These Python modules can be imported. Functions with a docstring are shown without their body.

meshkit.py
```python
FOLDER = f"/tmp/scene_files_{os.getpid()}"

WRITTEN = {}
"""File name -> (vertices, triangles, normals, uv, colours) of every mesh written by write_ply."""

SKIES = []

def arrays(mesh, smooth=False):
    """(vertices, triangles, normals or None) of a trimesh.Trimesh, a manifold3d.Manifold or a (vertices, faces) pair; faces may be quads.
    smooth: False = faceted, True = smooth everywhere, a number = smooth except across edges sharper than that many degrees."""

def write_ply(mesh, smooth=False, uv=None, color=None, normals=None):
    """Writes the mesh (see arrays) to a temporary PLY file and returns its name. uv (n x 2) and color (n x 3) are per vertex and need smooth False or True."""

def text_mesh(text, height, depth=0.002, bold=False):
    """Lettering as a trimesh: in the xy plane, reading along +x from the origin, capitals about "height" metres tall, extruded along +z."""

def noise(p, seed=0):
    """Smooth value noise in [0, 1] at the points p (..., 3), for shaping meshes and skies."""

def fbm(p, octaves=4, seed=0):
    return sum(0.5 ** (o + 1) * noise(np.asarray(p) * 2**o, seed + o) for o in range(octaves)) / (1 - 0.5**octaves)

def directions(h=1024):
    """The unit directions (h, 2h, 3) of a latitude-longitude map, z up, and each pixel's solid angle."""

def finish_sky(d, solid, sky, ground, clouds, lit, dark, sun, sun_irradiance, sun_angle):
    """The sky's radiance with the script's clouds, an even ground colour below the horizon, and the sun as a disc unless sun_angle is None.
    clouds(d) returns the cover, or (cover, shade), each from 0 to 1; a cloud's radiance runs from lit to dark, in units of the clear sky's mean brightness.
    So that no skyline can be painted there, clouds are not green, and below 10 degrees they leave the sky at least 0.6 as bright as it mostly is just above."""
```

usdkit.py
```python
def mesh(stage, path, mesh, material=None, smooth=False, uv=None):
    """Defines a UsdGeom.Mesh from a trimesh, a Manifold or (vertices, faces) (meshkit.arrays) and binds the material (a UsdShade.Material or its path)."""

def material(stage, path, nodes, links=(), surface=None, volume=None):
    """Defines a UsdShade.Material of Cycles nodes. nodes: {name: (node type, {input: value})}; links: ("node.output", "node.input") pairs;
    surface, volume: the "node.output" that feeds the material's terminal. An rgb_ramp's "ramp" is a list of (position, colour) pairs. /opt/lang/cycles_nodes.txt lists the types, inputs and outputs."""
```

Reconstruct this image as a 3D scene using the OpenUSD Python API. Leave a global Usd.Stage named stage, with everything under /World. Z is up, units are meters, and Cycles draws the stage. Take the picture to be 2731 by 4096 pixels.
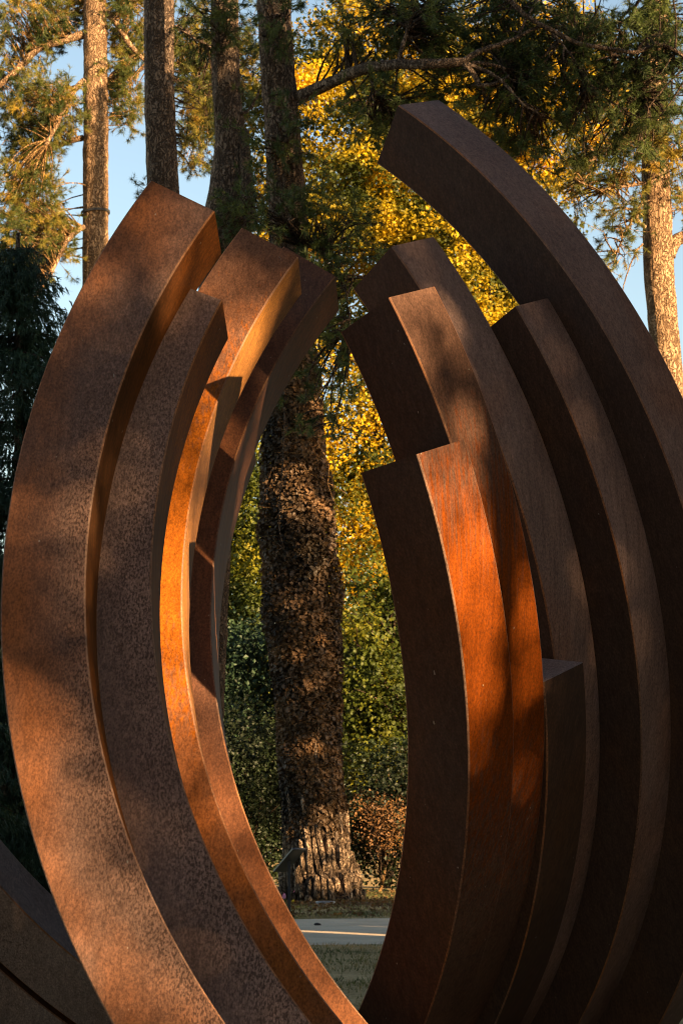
import math, random
import numpy as np
import trimesh
import usdkit
from meshkit import noise, fbm
from pxr import Usd, UsdGeom, UsdLux, UsdShade, Gf, Sdf, Vt

stage = Usd.Stage.CreateInMemory()
UsdGeom.SetStageUpAxis(stage, 'Z')
UsdGeom.SetStageMetersPerUnit(stage, 1.0)
UsdGeom.Xform.Define(stage, '/World')
UsdGeom.Scope.Define(stage, '/World/Looks')
mat = lambda name, *a, **k: usdkit.material(stage, '/World/Looks/' + name, *a, **k)

# ------------------------------------------------------------------ camera, sky, sun, exposure
EYE = np.array([0, 0, 1.6])
FPX, HOR = 8600.0, 3274.0                       # focal length and horizon in pixels of the 2731 x 4096 photograph
PITCH = math.atan((HOR - 2048) / FPX)
cam = UsdGeom.Camera.Define(stage, '/World/camera')
cam.CreateHorizontalApertureAttr(24.0)
cam.CreateVerticalApertureAttr(36.0)
cam.CreateFocalLengthAttr(24.0 * FPX / 2731)
cam.CreateFStopAttr(8.0)
cam.CreateFocusDistanceAttr(14.5)
cam.CreateExposureAttr(2.4)
cam.AddTranslateOp().Set(Gf.Vec3d(*EYE))
cam.AddRotateXOp().Set(90 + math.degrees(PITCH))

SUN_AZ, SUN_EL = math.radians(47), math.radians(10.9)
SUN = np.array([math.sin(SUN_AZ) * math.cos(SUN_EL), -math.cos(SUN_AZ) * math.cos(SUN_EL), math.sin(SUN_EL)])
sky = UsdLux.DomeLight.Define(stage, '/World/sky')
sky.GetPrim().SetCustomDataByKey('kind', 'structure')
skym = mat('sky', {'s': ('sky_texture', {'sky_type': 'single_scattering', 'sun_disc': False, 'sun_elevation': SUN_EL,
                                         'sun_rotation': math.atan2(SUN[0], SUN[1]), 'altitude': 200.0, 'air_density': 1.0, 'aerosol_density': 1.0, 'ozone_density': 0.3}),
                   'b': ('background_shader', {'strength': 0.05})}, [('s.color', 'b.color')], surface='b.background')
UsdShade.MaterialBindingAPI.Apply(sky.GetPrim()).Bind(skym)
sun = UsdLux.DistantLight.Define(stage, '/World/sun')
sun.CreateNormalizeAttr(True)
sun.CreateIntensityAttr(1.25)
sun.CreateAngleAttr(0.53)
sun.CreateColorAttr(Gf.Vec3f(1.0, 0.66, 0.34))
zx = np.cross([0, 0, 1.0], SUN); zx /= np.linalg.norm(zx); zy = np.cross(SUN, zx)
sun.AddTransformOp().Set(Gf.Matrix4d(*zx, 0, *zy, 0, *SUN, 0, 0, 0, 0, 1))

# ------------------------------------------------------------------ helpers
_used = {}
def numbered(path):
    n = _used.get(path, -1) + 1
    _used[path] = n
    return path if n == 0 else '%s_%03d' % (path, n)

def tag(prim, label=None, cat=None, group=None, kind=None):
    for k, v in (('label', label), ('category', cat), ('group', group), ('kind', kind)):
        if v:
            prim.SetCustomDataByKey(k, v)
    return prim

def thing(name, label, cat, group=None, kind=None, loc=None):
    x = UsdGeom.Xform.Define(stage, numbered('/World/' + name))
    if loc is not None:
        x.AddTranslateOp().Set(Gf.Vec3d(*map(float, loc)))
    return tag(x.GetPrim(), label, cat, group, kind)

def put(name, mesh, material, parent=None, smooth=False, **kw):
    base = '/World' if parent is None else str(parent.GetPath())
    m = usdkit.mesh(stage, numbered(base + '/' + name), mesh, material, smooth=smooth)
    tag(m.GetPrim(), **kw)
    return m.GetPrim()

class MB:
    def __init__(self): self.v, self.f, self.n = [], [], 0
    def add(self, v, f):
        v = np.asarray(v, float); f = np.asarray(f, int)
        self.v.append(v); self.f.append(f + self.n); self.n += len(v)
        return self
    def mesh(self):
        return np.concatenate(self.v), np.concatenate([x if x.shape[1] == 3 else np.vstack([x[:, [0, 1, 2]], x[:, [0, 2, 3]]]) for x in self.f])

def at(xd, yd, dist):
    """Point at the given distance ahead that the photograph shows at (xd, yd) (1568 x 2352)."""
    sx, sy = np.asarray(xd, float) * 1.74171 - 1365.5, 2048 - np.asarray(yd, float) * 1.74171
    c, s = math.cos(PITCH), math.sin(PITCH)
    dy, dz = c - s * sy / FPX, s + c * sy / FPX
    return np.stack(np.broadcast_arrays(sx / FPX / dy * dist, dist, 1.6 + dz / dy * dist), -1).astype(float)

def mpd(dist):
    return 1.74171 * dist / FPX                 # metres per unit of at()

def frames(P):
    T = np.gradient(P, axis=0)
    T /= np.linalg.norm(T, axis=1)[:, None]
    ref = np.array([0, 1.0, 0]) if abs(T[:, 1]).mean() < 0.8 else np.array([1.0, 0, 0])
    X = np.cross(T, ref); X /= np.linalg.norm(X, axis=1)[:, None]
    return T, X, np.cross(T, X)

def tube(P, r, seg=6, relief=None, cap=True):
    P = np.asarray(P, float); m = len(P)
    r = np.broadcast_to(np.asarray(r, float), (m,)) if np.ndim(r) else np.full(m, float(r))
    T, X, Y = frames(P)
    a = np.linspace(0, 2 * np.pi, seg, endpoint=False)
    R = r[:, None] * np.ones(seg)
    if relief is not None:
        R = R + relief(a, P)
    V = P[:, None] + R[..., None] * (np.cos(a)[None, :, None] * X[:, None] + np.sin(a)[None, :, None] * Y[:, None])
    i, j = np.meshgrid(np.arange(m - 1), np.arange(seg), indexing='ij')
    k = (j + 1) % seg
    F = np.stack([i * seg + j, i * seg + k, (i + 1) * seg + k, (i + 1) * seg + j], -1).reshape(-1, 4)
    F = np.vstack([F[:, [0, 1, 2]], F[:, [0, 2, 3]]])
    V = V.reshape(-1, 3)
    if cap:
        V = np.vstack([V, P[:1], P[-1:]]); n = m * seg
        q = np.arange(seg); w = (q + 1) % seg
        F = np.vstack([F, np.stack([np.full(seg, n), w, q], 1), np.stack([np.full(seg, n + 1), (m - 1) * seg + q, (m - 1) * seg + w], 1)])
    return V, F

def smooth_path(P, n):
    P = np.asarray(P, float)
    if len(P) == 2:
        return P[0] + (P[1] - P[0]) * np.linspace(0, 1, n)[:, None]
    from scipy.interpolate import PchipInterpolator
    t = np.r_[0, np.cumsum(np.linalg.norm(np.diff(P, axis=0), axis=1))]
    return PchipInterpolator(t, P)(np.linspace(0, t[-1], n))

def unit(v):
    return v / np.maximum(np.linalg.norm(v, axis=-1, keepdims=True), 1e-9)

def leaf_cards(C, size, rng, up=0.4, width=0.4, facing=None):
    n = len(C); s = size * rng.uniform(0.6, 1.25, (n, 1))
    N = rng.normal(size=(n, 3)) + [0, 0, up]
    if facing is not None:
        N = N * 0.6 + facing
    N = unit(N)
    T = unit(np.cross(N, rng.normal(size=(n, 3)))); W = np.cross(N, T)
    V = np.stack([C - T * s * .5, C + W * s * width + N * s * .12 - T * s * .08, C + T * s * .5 - N * s * .05, C - W * s * width + N * s * .12 - T * s * .08], 1)
    b = np.arange(n)[:, None] * 4
    F = np.concatenate([b + [0, 1, 2], b + [0, 2, 3]])
    return V.reshape(-1, 3), F

def star_leaves(C, size, rng, up=0.4, facing=None):
    """Lobed leaves of five points."""
    n = len(C); s = size * rng.uniform(0.65, 1.2, (n, 1))
    N = rng.normal(size=(n, 3)) + [0, 0, up]
    if facing is not None:
        N = N * 0.6 + facing
    N = unit(N); T = unit(np.cross(N, rng.normal(size=(n, 3)))); W = np.cross(N, T)
    ring = [(-.5, 0), (-.2, .45), (-.05, .25), (.3, .42), (.22, .14), (.55, 0), (.22, -.14), (.3, -.42), (-.05, -.25), (-.2, -.45)]
    V = np.stack([C + T * s * a + W * s * b - N * s * .25 * abs(b) for a, b in ring], 1)
    k = len(ring); b = np.arange(n)[:, None] * k
    F = np.concatenate([b + t for t in ([0, 1, 2], [2, 3, 4], [4, 5, 6], [6, 7, 8], [8, 9, 0], [0, 2, 8], [2, 4, 6], [2, 6, 8])])
    return V.reshape(-1, 3), F

def needle_tufts(C, D, rng, length=0.11, k=16, width=0.005, spread=0.85):
    n = len(C)
    d = unit(D[:, None] * 1.0 + rng.normal(size=(n, k, 3)) * spread * 0.62)
    B = C[:, None] - D[:, None] * rng.uniform(0, .09, (n, k, 1))
    tip = B + d * length * rng.uniform(.7, 1.15, (n, k, 1))
    tip[..., 2] -= 0.012
    w = unit(np.cross(d, rng.normal(size=(n, k, 3)))) * width
    V = np.stack([B + w, B - w, tip], 2).reshape(-1, 3)
    return V, np.arange(len(V)).reshape(-1, 3)

# ------------------------------------------------------------------ materials
def corten(name, dark, rust, grey, rust_at=(0.45, 0.7), speck=(0.52, 0.6), speck_amount=0.8, streak=None, seed=0.0, fine=90.0, spec=0.2, ridge=None):
    n = {'g': ('geometry', {}),
         'm1': ('mapping', {'mapping_type': 'point', 'location': (seed, seed * .7, seed * 1.3), 'scale': (1, 1, 0.6)}),
         'big': ('noise_texture', {'scale': 0.9, 'detail': 5.0, 'roughness': 0.55}),
         'bigr': ('map_range', {'from_min': rust_at[0], 'from_max': rust_at[1], 'to_min': 0.0, 'to_max': 1.0, 'clamp': True}),
         'fine': ('noise_texture', {'scale': fine, 'detail': 3.0, 'roughness': 0.7}),
         'finer': ('rgb_ramp', {'ramp': [(0.3, (.5, .47, .44)), (0.5, (1, 1, 1)), (0.7, (1.6, 1.55, 1.5))]}),
         'm2': ('mapping', {'mapping_type': 'point', 'scale': (1, 1, 0.45)}),
         'sp': ('noise_texture', {'scale': 95.0, 'detail': 4.0, 'roughness': 0.62}),
         'spr': ('map_range', {'from_min': speck[0], 'from_max': speck[1], 'to_min': 0.0, 'to_max': 1.0, 'clamp': True}),
         'zone': ('noise_texture', {'scale': 1.3, 'detail': 2.0}),
         'zoner': ('map_range', {'from_min': 0.35, 'from_max': 0.6, 'to_min': 0.15, 'to_max': 1.0, 'clamp': True}),
         'spz': ('math', {'math_type': 'multiply'}), 'sz': ('separate_xyz', {}), 'szr': ('map_range', {'from_min': 5.2, 'from_max': 3.4, 'to_min': 0.12, 'to_max': 1.0, 'clamp': True}), 'szm': ('math', {'math_type': 'multiply'}),
         'spa': ('math', {'math_type': 'multiply', 'value2': speck_amount}),
         'cold': ('mix_color', {'a': dark, 'b': grey}),
         'coldf': ('noise_texture', {'scale': 2.2, 'detail': 4.0}),
         'mixr': ('mix_color', {'b': rust}),
         'spc': ('mix_color', {'b': tuple(c * .5 for c in dark)}),
         'mul': ('mix_color', {'blend_type': 'multiply', 'fac': 0.8, 'use_clamp': False}),
         'm9': ('mapping', {'mapping_type': 'point', 'scale': (1, 1, 0.035)}), 'rn': ('noise_texture', {'scale': 34.0, 'detail': 4.0, 'roughness': .65}), 'rnr': ('rgb_ramp', {'ramp': [(.3, (.72, .69, .66)), (.5, (1, 1, 1)), (.7, (1.28, 1.24, 1.2))]}),
         'mu2': ('mix_color', {'blend_type': 'multiply', 'fac': 0.85, 'use_clamp': False}), 'dt': ('noise_texture', {'scale': 48.0, 'detail': 0.0}), 'dtr': ('map_range', {'from_min': .875, 'from_max': .9, 'to_min': 0.0, 'to_max': .8, 'clamp': True}), 'dtm': ('mix_color', {'b': (.3, .28, .25)}),
         'rough': ('map_range', {'from_min': 0.3, 'from_max': 0.7, 'to_min': 0.62, 'to_max': 0.85, 'clamp': True}),
         'bmp': ('bump', {'strength': 0.25, 'distance': 0.004}),
         'p': ('principled_bsdf', {'specular_ior_level': spec})}
    l = [('g.position', 'm1.vector'), ('m1.vector', 'big.vector'), ('big.fac', 'bigr.value'), ('m1.vector', 'fine.vector'), ('fine.fac', 'finer.fac'),
         ('g.position', 'm2.vector'), ('m2.vector', 'sp.vector'), ('sp.fac', 'spr.value'), ('m1.vector', 'zone.vector'), ('zone.fac', 'zoner.value'), ('g.position', 'sz.vector'), ('sz.z', 'szr.value'), ('szr.result', 'szm.value1'), ('zoner.result', 'szm.value2'),
         ('spr.result', 'spz.value1'), ('szm.value', 'spz.value2'), ('spz.value', 'spa.value1'), ('m1.vector', 'coldf.vector'), ('coldf.fac', 'cold.fac'),
         ('cold.result', 'mixr.a'), ('mixr.result', 'spc.a'), ('spa.value', 'spc.fac'), ('spc.result', 'mul.a'), ('finer.color', 'mul.b'), ('g.position', 'm9.vector'), ('m9.vector', 'rn.vector'), ('rn.fac', 'rnr.fac'), ('mul.result', 'mu2.a'), ('rnr.color', 'mu2.b'), ('mu2.result', 'dtm.a'), ('m1.vector', 'dt.vector'), ('dt.fac', 'dtr.value'), ('dtr.result', 'dtm.fac'), ('dtm.result', 'p.base_color'),
         ('fine.fac', 'rough.value'), ('rough.result', 'p.roughness'), ('fine.fac', 'bmp.height'), ('bmp.normal', 'p.normal')]
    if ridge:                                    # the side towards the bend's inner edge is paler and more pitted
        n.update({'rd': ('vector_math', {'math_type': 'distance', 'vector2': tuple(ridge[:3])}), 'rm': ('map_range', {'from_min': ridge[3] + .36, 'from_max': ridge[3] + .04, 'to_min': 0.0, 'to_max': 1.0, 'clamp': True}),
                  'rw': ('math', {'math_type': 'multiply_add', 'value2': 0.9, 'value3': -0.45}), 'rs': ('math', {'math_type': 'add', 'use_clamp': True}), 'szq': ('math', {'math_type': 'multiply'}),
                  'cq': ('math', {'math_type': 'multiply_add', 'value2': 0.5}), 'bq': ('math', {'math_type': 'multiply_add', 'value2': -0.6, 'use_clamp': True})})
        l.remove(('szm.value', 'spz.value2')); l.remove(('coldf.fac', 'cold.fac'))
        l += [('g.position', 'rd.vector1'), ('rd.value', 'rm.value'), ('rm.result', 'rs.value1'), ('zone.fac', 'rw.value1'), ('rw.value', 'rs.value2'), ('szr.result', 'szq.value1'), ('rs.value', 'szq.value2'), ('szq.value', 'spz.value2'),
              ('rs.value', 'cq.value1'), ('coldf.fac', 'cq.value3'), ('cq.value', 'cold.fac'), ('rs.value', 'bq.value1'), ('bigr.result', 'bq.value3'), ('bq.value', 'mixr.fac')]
    elif streak is None:
        l += [('bigr.result', 'mixr.fac')]
    else:                                        # a band of fresh rust between two heights, with run marks down its edges
        z0, z1, amount = streak
        n.update({'z': ('separate_xyz', {}), 'm3': ('mapping', {'mapping_type': 'point', 'scale': (1, 1, 0.05)}),
                  'run': ('noise_texture', {'scale': 52.0, 'detail': 4.0, 'roughness': .6}), 'runs': ('math', {'math_type': 'multiply_add', 'value2': 2.8, 'value3': -1.4}),
                  'zz': ('math', {'math_type': 'add'}), 'up': ('map_range', {'from_min': z0 - .5, 'from_max': z0 + .3, 'to_min': 0.0, 'to_max': 1.0, 'clamp': True}),
                  'dn': ('map_range', {'from_min': z1 - .35, 'from_max': z1 + .45, 'to_min': 1.0, 'to_max': 0.0, 'clamp': True}),
                  'band': ('math', {'math_type': 'multiply'}), 'bandm': ('math', {'math_type': 'multiply', 'value2': amount}), 'mx': ('math', {'math_type': 'maximum'})})
        l += [('g.position', 'z.vector'), ('g.position', 'm3.vector'), ('m3.vector', 'run.vector'), ('run.fac', 'runs.value1'), ('z.z', 'zz.value1'), ('runs.value', 'zz.value2'),
              ('zz.value', 'up.value'), ('zz.value', 'dn.value'), ('up.result', 'band.value1'), ('dn.result', 'band.value2'), ('band.value', 'bandm.value1'),
              ('bandm.value', 'mx.value1'), ('bigr.result', 'mx.value2'), ('mx.value', 'mixr.fac')]
    return mat(name, n, l, surface='p.BSDF')

DARK, RUST, GREY = (0.088, 0.045, 0.031), (0.22, 0.078, 0.021), (0.165, 0.103, 0.082)
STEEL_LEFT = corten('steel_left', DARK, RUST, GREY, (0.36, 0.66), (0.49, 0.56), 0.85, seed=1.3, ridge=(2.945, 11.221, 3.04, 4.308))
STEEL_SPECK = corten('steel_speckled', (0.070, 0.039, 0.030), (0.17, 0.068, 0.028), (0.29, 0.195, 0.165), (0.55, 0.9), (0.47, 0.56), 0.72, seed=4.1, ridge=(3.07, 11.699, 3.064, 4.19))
STEEL_RUST = corten('steel_rusty', (0.10, 0.045, 0.025), (0.30, 0.086, 0.005), (0.16, 0.088, 0.06), (0.38, 0.70), (0.56, 0.66), 0.45, seed=7.7, streak=(2.3, 4.3, 0.95), spec=0.08)
STEEL_RUST2 = corten('steel_rusty_back', (0.085, 0.040, 0.027), (0.20, 0.070, 0.022), (0.13, 0.068, 0.048), (0.3, 0.7), (0.56, 0.66), 0.4, seed=17.7)
STEEL_RIGHT = corten('steel_right', (0.118, 0.070, 0.057), (0.24, 0.096, 0.044), (0.25, 0.176, 0.16), (0.52, 0.9), (0.54, 0.62), 0.5, seed=2.9)
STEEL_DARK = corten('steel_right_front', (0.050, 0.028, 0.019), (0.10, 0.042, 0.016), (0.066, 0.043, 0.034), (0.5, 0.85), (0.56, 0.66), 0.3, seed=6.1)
STEEL_STREAK = corten('steel_streaked', (0.070, 0.038, 0.027), (0.165, 0.037, 0.0018), (0.125, 0.072, 0.052), (0.55, 0.9), (0.55, 0.63), 0.5, seed=9.4, streak=(1.7, 3.45, 0.97), spec=0.06)
STEEL_INNER = corten('steel_inner', (0.065, 0.029, 0.012), (0.18, 0.058, 0.010), (0.09, 0.043, 0.020), (0.4, 0.75), (0.56, 0.66), 0.4, seed=3.3, spec=0.03)  # orange light bounced off the right arcs is put into this colour
STEEL_GLINT = corten('steel_seam_glint', (0.14, 0.075, 0.048), (0.30, 0.125, 0.045), (0.25, 0.165, 0.125), (0.42, 0.62), (0.5, 0.58), 0.7, seed=11.5, spec=.35)  # paler steel paints the thin sun highlights along the corners
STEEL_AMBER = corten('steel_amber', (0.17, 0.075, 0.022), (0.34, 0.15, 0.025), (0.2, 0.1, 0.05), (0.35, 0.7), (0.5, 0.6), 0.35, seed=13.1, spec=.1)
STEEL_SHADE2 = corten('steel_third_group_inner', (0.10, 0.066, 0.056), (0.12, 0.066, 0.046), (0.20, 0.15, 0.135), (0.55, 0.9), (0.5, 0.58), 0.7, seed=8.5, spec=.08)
STEEL_SHADE = corten('steel_third_group', (0.17, 0.115, 0.10), (0.2, 0.11, 0.07), (0.32, 0.26, 0.25), (0.55, 0.9), (0.5, 0.58), 0.6, seed=5.5)  # paler fronts, darker inner copy: light put into colour, as fronts tilt down

def leafy(name, ramp, trans=0.35, rough=0.55, patch=1.0):
    n = {'g': ('geometry', {}), 'n': ('noise_texture', {'scale': patch, 'detail': 2.0}), 'a': ('math', {'math_type': 'multiply_add', 'value2': 0.55, 'value3': -0.02}),
         'b': ('math', {'math_type': 'multiply_add', 'value2': 1.6, 'value3': -0.58}), 's': ('math', {'math_type': 'add', 'use_clamp': True}), 'r': ('rgb_ramp', {'ramp': ramp}),
         'p': ('principled_bsdf', {'roughness': rough, 'specular_ior_level': 0.3}), 't': ('translucent_bsdf', {}), 'm': ('mix_closure', {'fac': trans})}
    l = [('g.random_per_island', 'a.value1'), ('g.position', 'n.vector'), ('n.fac', 'b.value1'), ('a.value', 's.value1'), ('b.value', 's.value2'), ('s.value', 'r.fac'),
         ('r.color', 'p.base_color'), ('r.color', 't.color'), ('p.BSDF', 'm.closure1'), ('t.BSDF', 'm.closure2')]
    return mat(name, n, l, surface='m.closure')

NEEDLE_DARK = leafy('pine_needles_dark', [(0, (.018, .034, .010)), (.5, (.042, .068, .018)), (.8, (.085, .10, .022)), (1, (.13, .11, .025))], .2)
NEEDLE_GOLD = leafy('pine_needles_golden', [(0, (.035, .055, .012)), (.22, (.09, .10, .018)), (.45, (.26, .19, .022)), (.7, (.48, .26, .025)), (1, (.52, .20, .03))], .25)
NEEDLE_MID = leafy('pine_needles_olive', [(0, (.03, .05, .012)), (.4, (.075, .10, .02)), (.65, (.17, .165, .026)), (1, (.36, .22, .03))], .2, patch=.7)
MAPLE = leafy('autumn_leaves', [(0, (.022, .034, .005)), (.12, (.07, .08, .007)), (.24, (.34, .25, .010)), (.42, (.66, .42, .010)), (.75, (.64, .27, .010)), (1, (.44, .12, .008))], .45, patch=.55)
GREENGOLD = leafy('turning_leaves', [(0, (.02, .034, .006)), (.25, (.065, .085, .010)), (.5, (.20, .19, .012)), (.78, (.44, .30, .014)), (1, (.44, .18, .015))], .4, patch=.8)
DARKLEAF = leafy('dark_leaves', [(0, (.008, .014, .005)), (.6, (.02, .034, .009)), (.9, (.045, .06, .014)), (1, (.09, .09, .02))], .2, patch=.8)
YEW = leafy('yew_needles', [(0, (.016, .034, .018)), (.6, (.032, .064, .026)), (1, (.07, .10, .03))], .15)
IVY = leafy('ivy_leaves', [(0, (.022, .014, .006)), (.22, (.08, .047, .022)), (.42, (.17, .095, .042)), (.56, (.22, .12, .05)), (.68, (.06, .075, .018)), (.86, (.13, .17, .035)), (1, (.26, .34, .07))], .15, patch=.9)
BROWN = leafy('dead_leaves', [(0, (.10, .05, .02)), (.5, (.2, .10, .03)), (1, (.34, .2, .07))], .2, patch=2.0)
GRASS = leafy('grass', [(0, (.09, .10, .035)), (.2, (.15, .16, .045)), (.4, (.36, .27, .11)), (1, (.58, .43, .2))], .3, patch=.9)

def bark(name, a, b, c, scale=12.0, plates=15.0):
    n = {'g': ('geometry', {}), 'm': ('mapping', {'mapping_type': 'point', 'scale': (1, 1, .11)}), 'n': ('noise_texture', {'scale': scale * 1.5, 'detail': 5.0, 'roughness': .7, 'distortion': .5}),
         'd': ('noise_texture', {'scale': 4.0, 'detail': 4.0}), 'dm': ('mix_color', {'blend_type': 'linear_light', 'fac': .22, 'use_clamp': False}), 'm2': ('mapping', {'mapping_type': 'point', 'scale': (1, 1, .13)}),
         'v': ('voronoi_texture', {'feature': 'distance_to_edge', 'scale': plates}), 'vr': ('map_range', {'from_min': 0.0, 'from_max': .2, 'to_min': 0.0, 'to_max': 1.0, 'clamp': True}),
         'n2': ('noise_texture', {'scale': 1.6, 'detail': 3.0}), 'r': ('rgb_ramp', {'ramp': [(.3, a), (.48, b), (.68, c)]}), 'w': ('rgb_ramp', {'ramp': [(.3, (.7, .66, .62)), (.7, (1.25, 1.2, 1.15))]}),
         'x': ('mix_color', {'blend_type': 'multiply', 'fac': .8, 'use_clamp': False}), 'ck': ('mix_color', {'a': tuple(t * .6 for t in a)}), 'h': ('math', {'math_type': 'multiply_add', 'value2': .7}),
         'bmp': ('bump', {'strength': 1.0, 'distance': .05}), 'p': ('principled_bsdf', {'roughness': .95, 'specular_ior_level': .08})}
    l = [('g.position', 'm.vector'), ('m.vector', 'n.vector'), ('g.position', 'n2.vector'), ('n.fac', 'r.fac'), ('n2.fac', 'w.fac'), ('r.color', 'x.a'), ('w.color', 'x.b'),
         ('g.position', 'd.vector'), ('g.position', 'dm.a'), ('d.color', 'dm.b'), ('dm.result', 'm2.vector'), ('m2.vector', 'v.vector'), ('v.distance', 'vr.value'), ('vr.result', 'ck.fac'), ('x.result', 'ck.b'), ('ck.result', 'p.base_color'),
         ('n.fac', 'h.value1'), ('vr.result', 'h.value3'), ('h.value', 'bmp.height'), ('bmp.normal', 'p.normal')]
    return mat(name, n, l, surface='p.BSDF')

BARK_GREY = bark('pine_bark_grey', (.07, .05, .037), (.13, .097, .073), (.20, .155, .12))
BARK_WARM = bark('pine_bark_warm', (.17, .105, .06), (.29, .195, .12), (.41, .29, .185))
BARK_PLATE = bark('old_bark', (.11, .075, .05), (.30, .22, .15), (.50, .395, .295), 14.0, 18.0)
TWIG = bark('twig_bark', (.035, .026, .02), (.08, .058, .042), (.14, .10, .075), 20.0)
TWIG_WARM = bark('golden_twig_bark', (.14, .08, .03), (.26, .16, .07), (.36, .24, .12), 20.0)
def plain(name, col, rough=.6, metal=0.0, var=.25, scale=30.0):
    n = {'g': ('geometry', {}), 'n': ('noise_texture', {'scale': scale, 'detail': 4.0}), 'r': ('rgb_ramp', {'ramp': [(.3, tuple(c * (1 - var) for c in col)), (.7, tuple(c * (1 + var) for c in col))]}),
         'p': ('principled_bsdf', {'roughness': rough, 'metallic': metal})}
    return mat(name, n, [('g.position', 'n.vector'), ('n.fac', 'r.fac'), ('r.color', 'p.base_color')], surface='p.BSDF')
BLACK = plain('black_strap', (.012, .012, .013), .7)
PANEL = plain('dark_painted_metal', (.035, .038, .045), .45)
DISH = plain('grey_metal', (.2, .2, .205), .5)
STONE = plain('dark_stone', (.05, .04, .035), .9)

# ------------------------------------------------------------------ ground
GM = mat('ground', {'g': ('geometry', {}), 'n': ('noise_texture', {'scale': .55, 'detail': 6.0, 'roughness': .62}), 'f': ('noise_texture', {'scale': 16.0, 'detail': 5.0, 'roughness': .7}),
                    'r': ('rgb_ramp', {'ramp': [(.34, (.15, .13, .035)), (.42, (.36, .255, .115)), (.58, (.55, .39, .19)), (.7, (.62, .45, .24))]}),
                    'fr': ('rgb_ramp', {'ramp': [(.3, (.45, .45, .42)), (.55, (1, 1, 1)), (.75, (1.4, 1.35, 1.3))]}), 'x': ('mix_color', {'blend_type': 'multiply', 'fac': .9, 'use_clamp': False}),
                    'b': ('bump', {'strength': .7, 'distance': .03}), 'p': ('principled_bsdf', {'roughness': .95, 'specular_ior_level': .1})},
         [('g.position', 'n.vector'), ('g.position', 'f.vector'), ('n.fac', 'r.fac'), ('f.fac', 'fr.fac'), ('r.color', 'x.a'), ('fr.color', 'x.b'), ('x.result', 'p.base_color'), ('f.fac', 'b.height'), ('b.normal', 'p.normal')], surface='p.BSDF')
PM = mat('gravel', {'g': ('geometry', {}), 'n': ('noise_texture', {'scale': 1.2, 'detail': 5.0}), 'f': ('noise_texture', {'scale': 45.0, 'detail': 4.0, 'roughness': .75}),
                    'r': ('rgb_ramp', {'ramp': [(.3, (.58, .465, .335)), (.7, (.76, .62, .45))]}), 'fr': ('rgb_ramp', {'ramp': [(.3, (.65, .64, .62)), (.7, (1.2, 1.2, 1.18))]}),
                    'x': ('mix_color', {'blend_type': 'multiply', 'fac': .9, 'use_clamp': False}), 'b': ('bump', {'strength': .5, 'distance': .015}), 'p': ('principled_bsdf', {'roughness': .95, 'specular_ior_level': .1})},
         [('g.position', 'n.vector'), ('g.position', 'f.vector'), ('n.fac', 'r.fac'), ('f.fac', 'fr.fac'), ('r.color', 'x.a'), ('fr.color', 'x.b'), ('x.result', 'p.base_color'), ('f.fac', 'b.height'), ('b.normal', 'p.normal')], surface='p.BSDF')
gx, gy = np.r_[-600, -200, -80, np.linspace(-30, 30, 61), 80, 200, 600], np.r_[-600, -200, -60, np.linspace(-10, 70, 81), 120, 250, 900]
GX, GY = np.meshgrid(gx, gy)
GZ = np.zeros_like(GX)
i, j = np.meshgrid(np.arange(len(gy) - 1), np.arange(len(gx) - 1), indexing='ij')
q = (i * len(gx) + j).ravel()
put('ground', (np.stack([GX, GY, GZ], -1).reshape(-1, 3), np.stack([q, q + 1, q + len(gx) + 1, q + len(gx)], 1)), GM, kind='structure')
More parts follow.
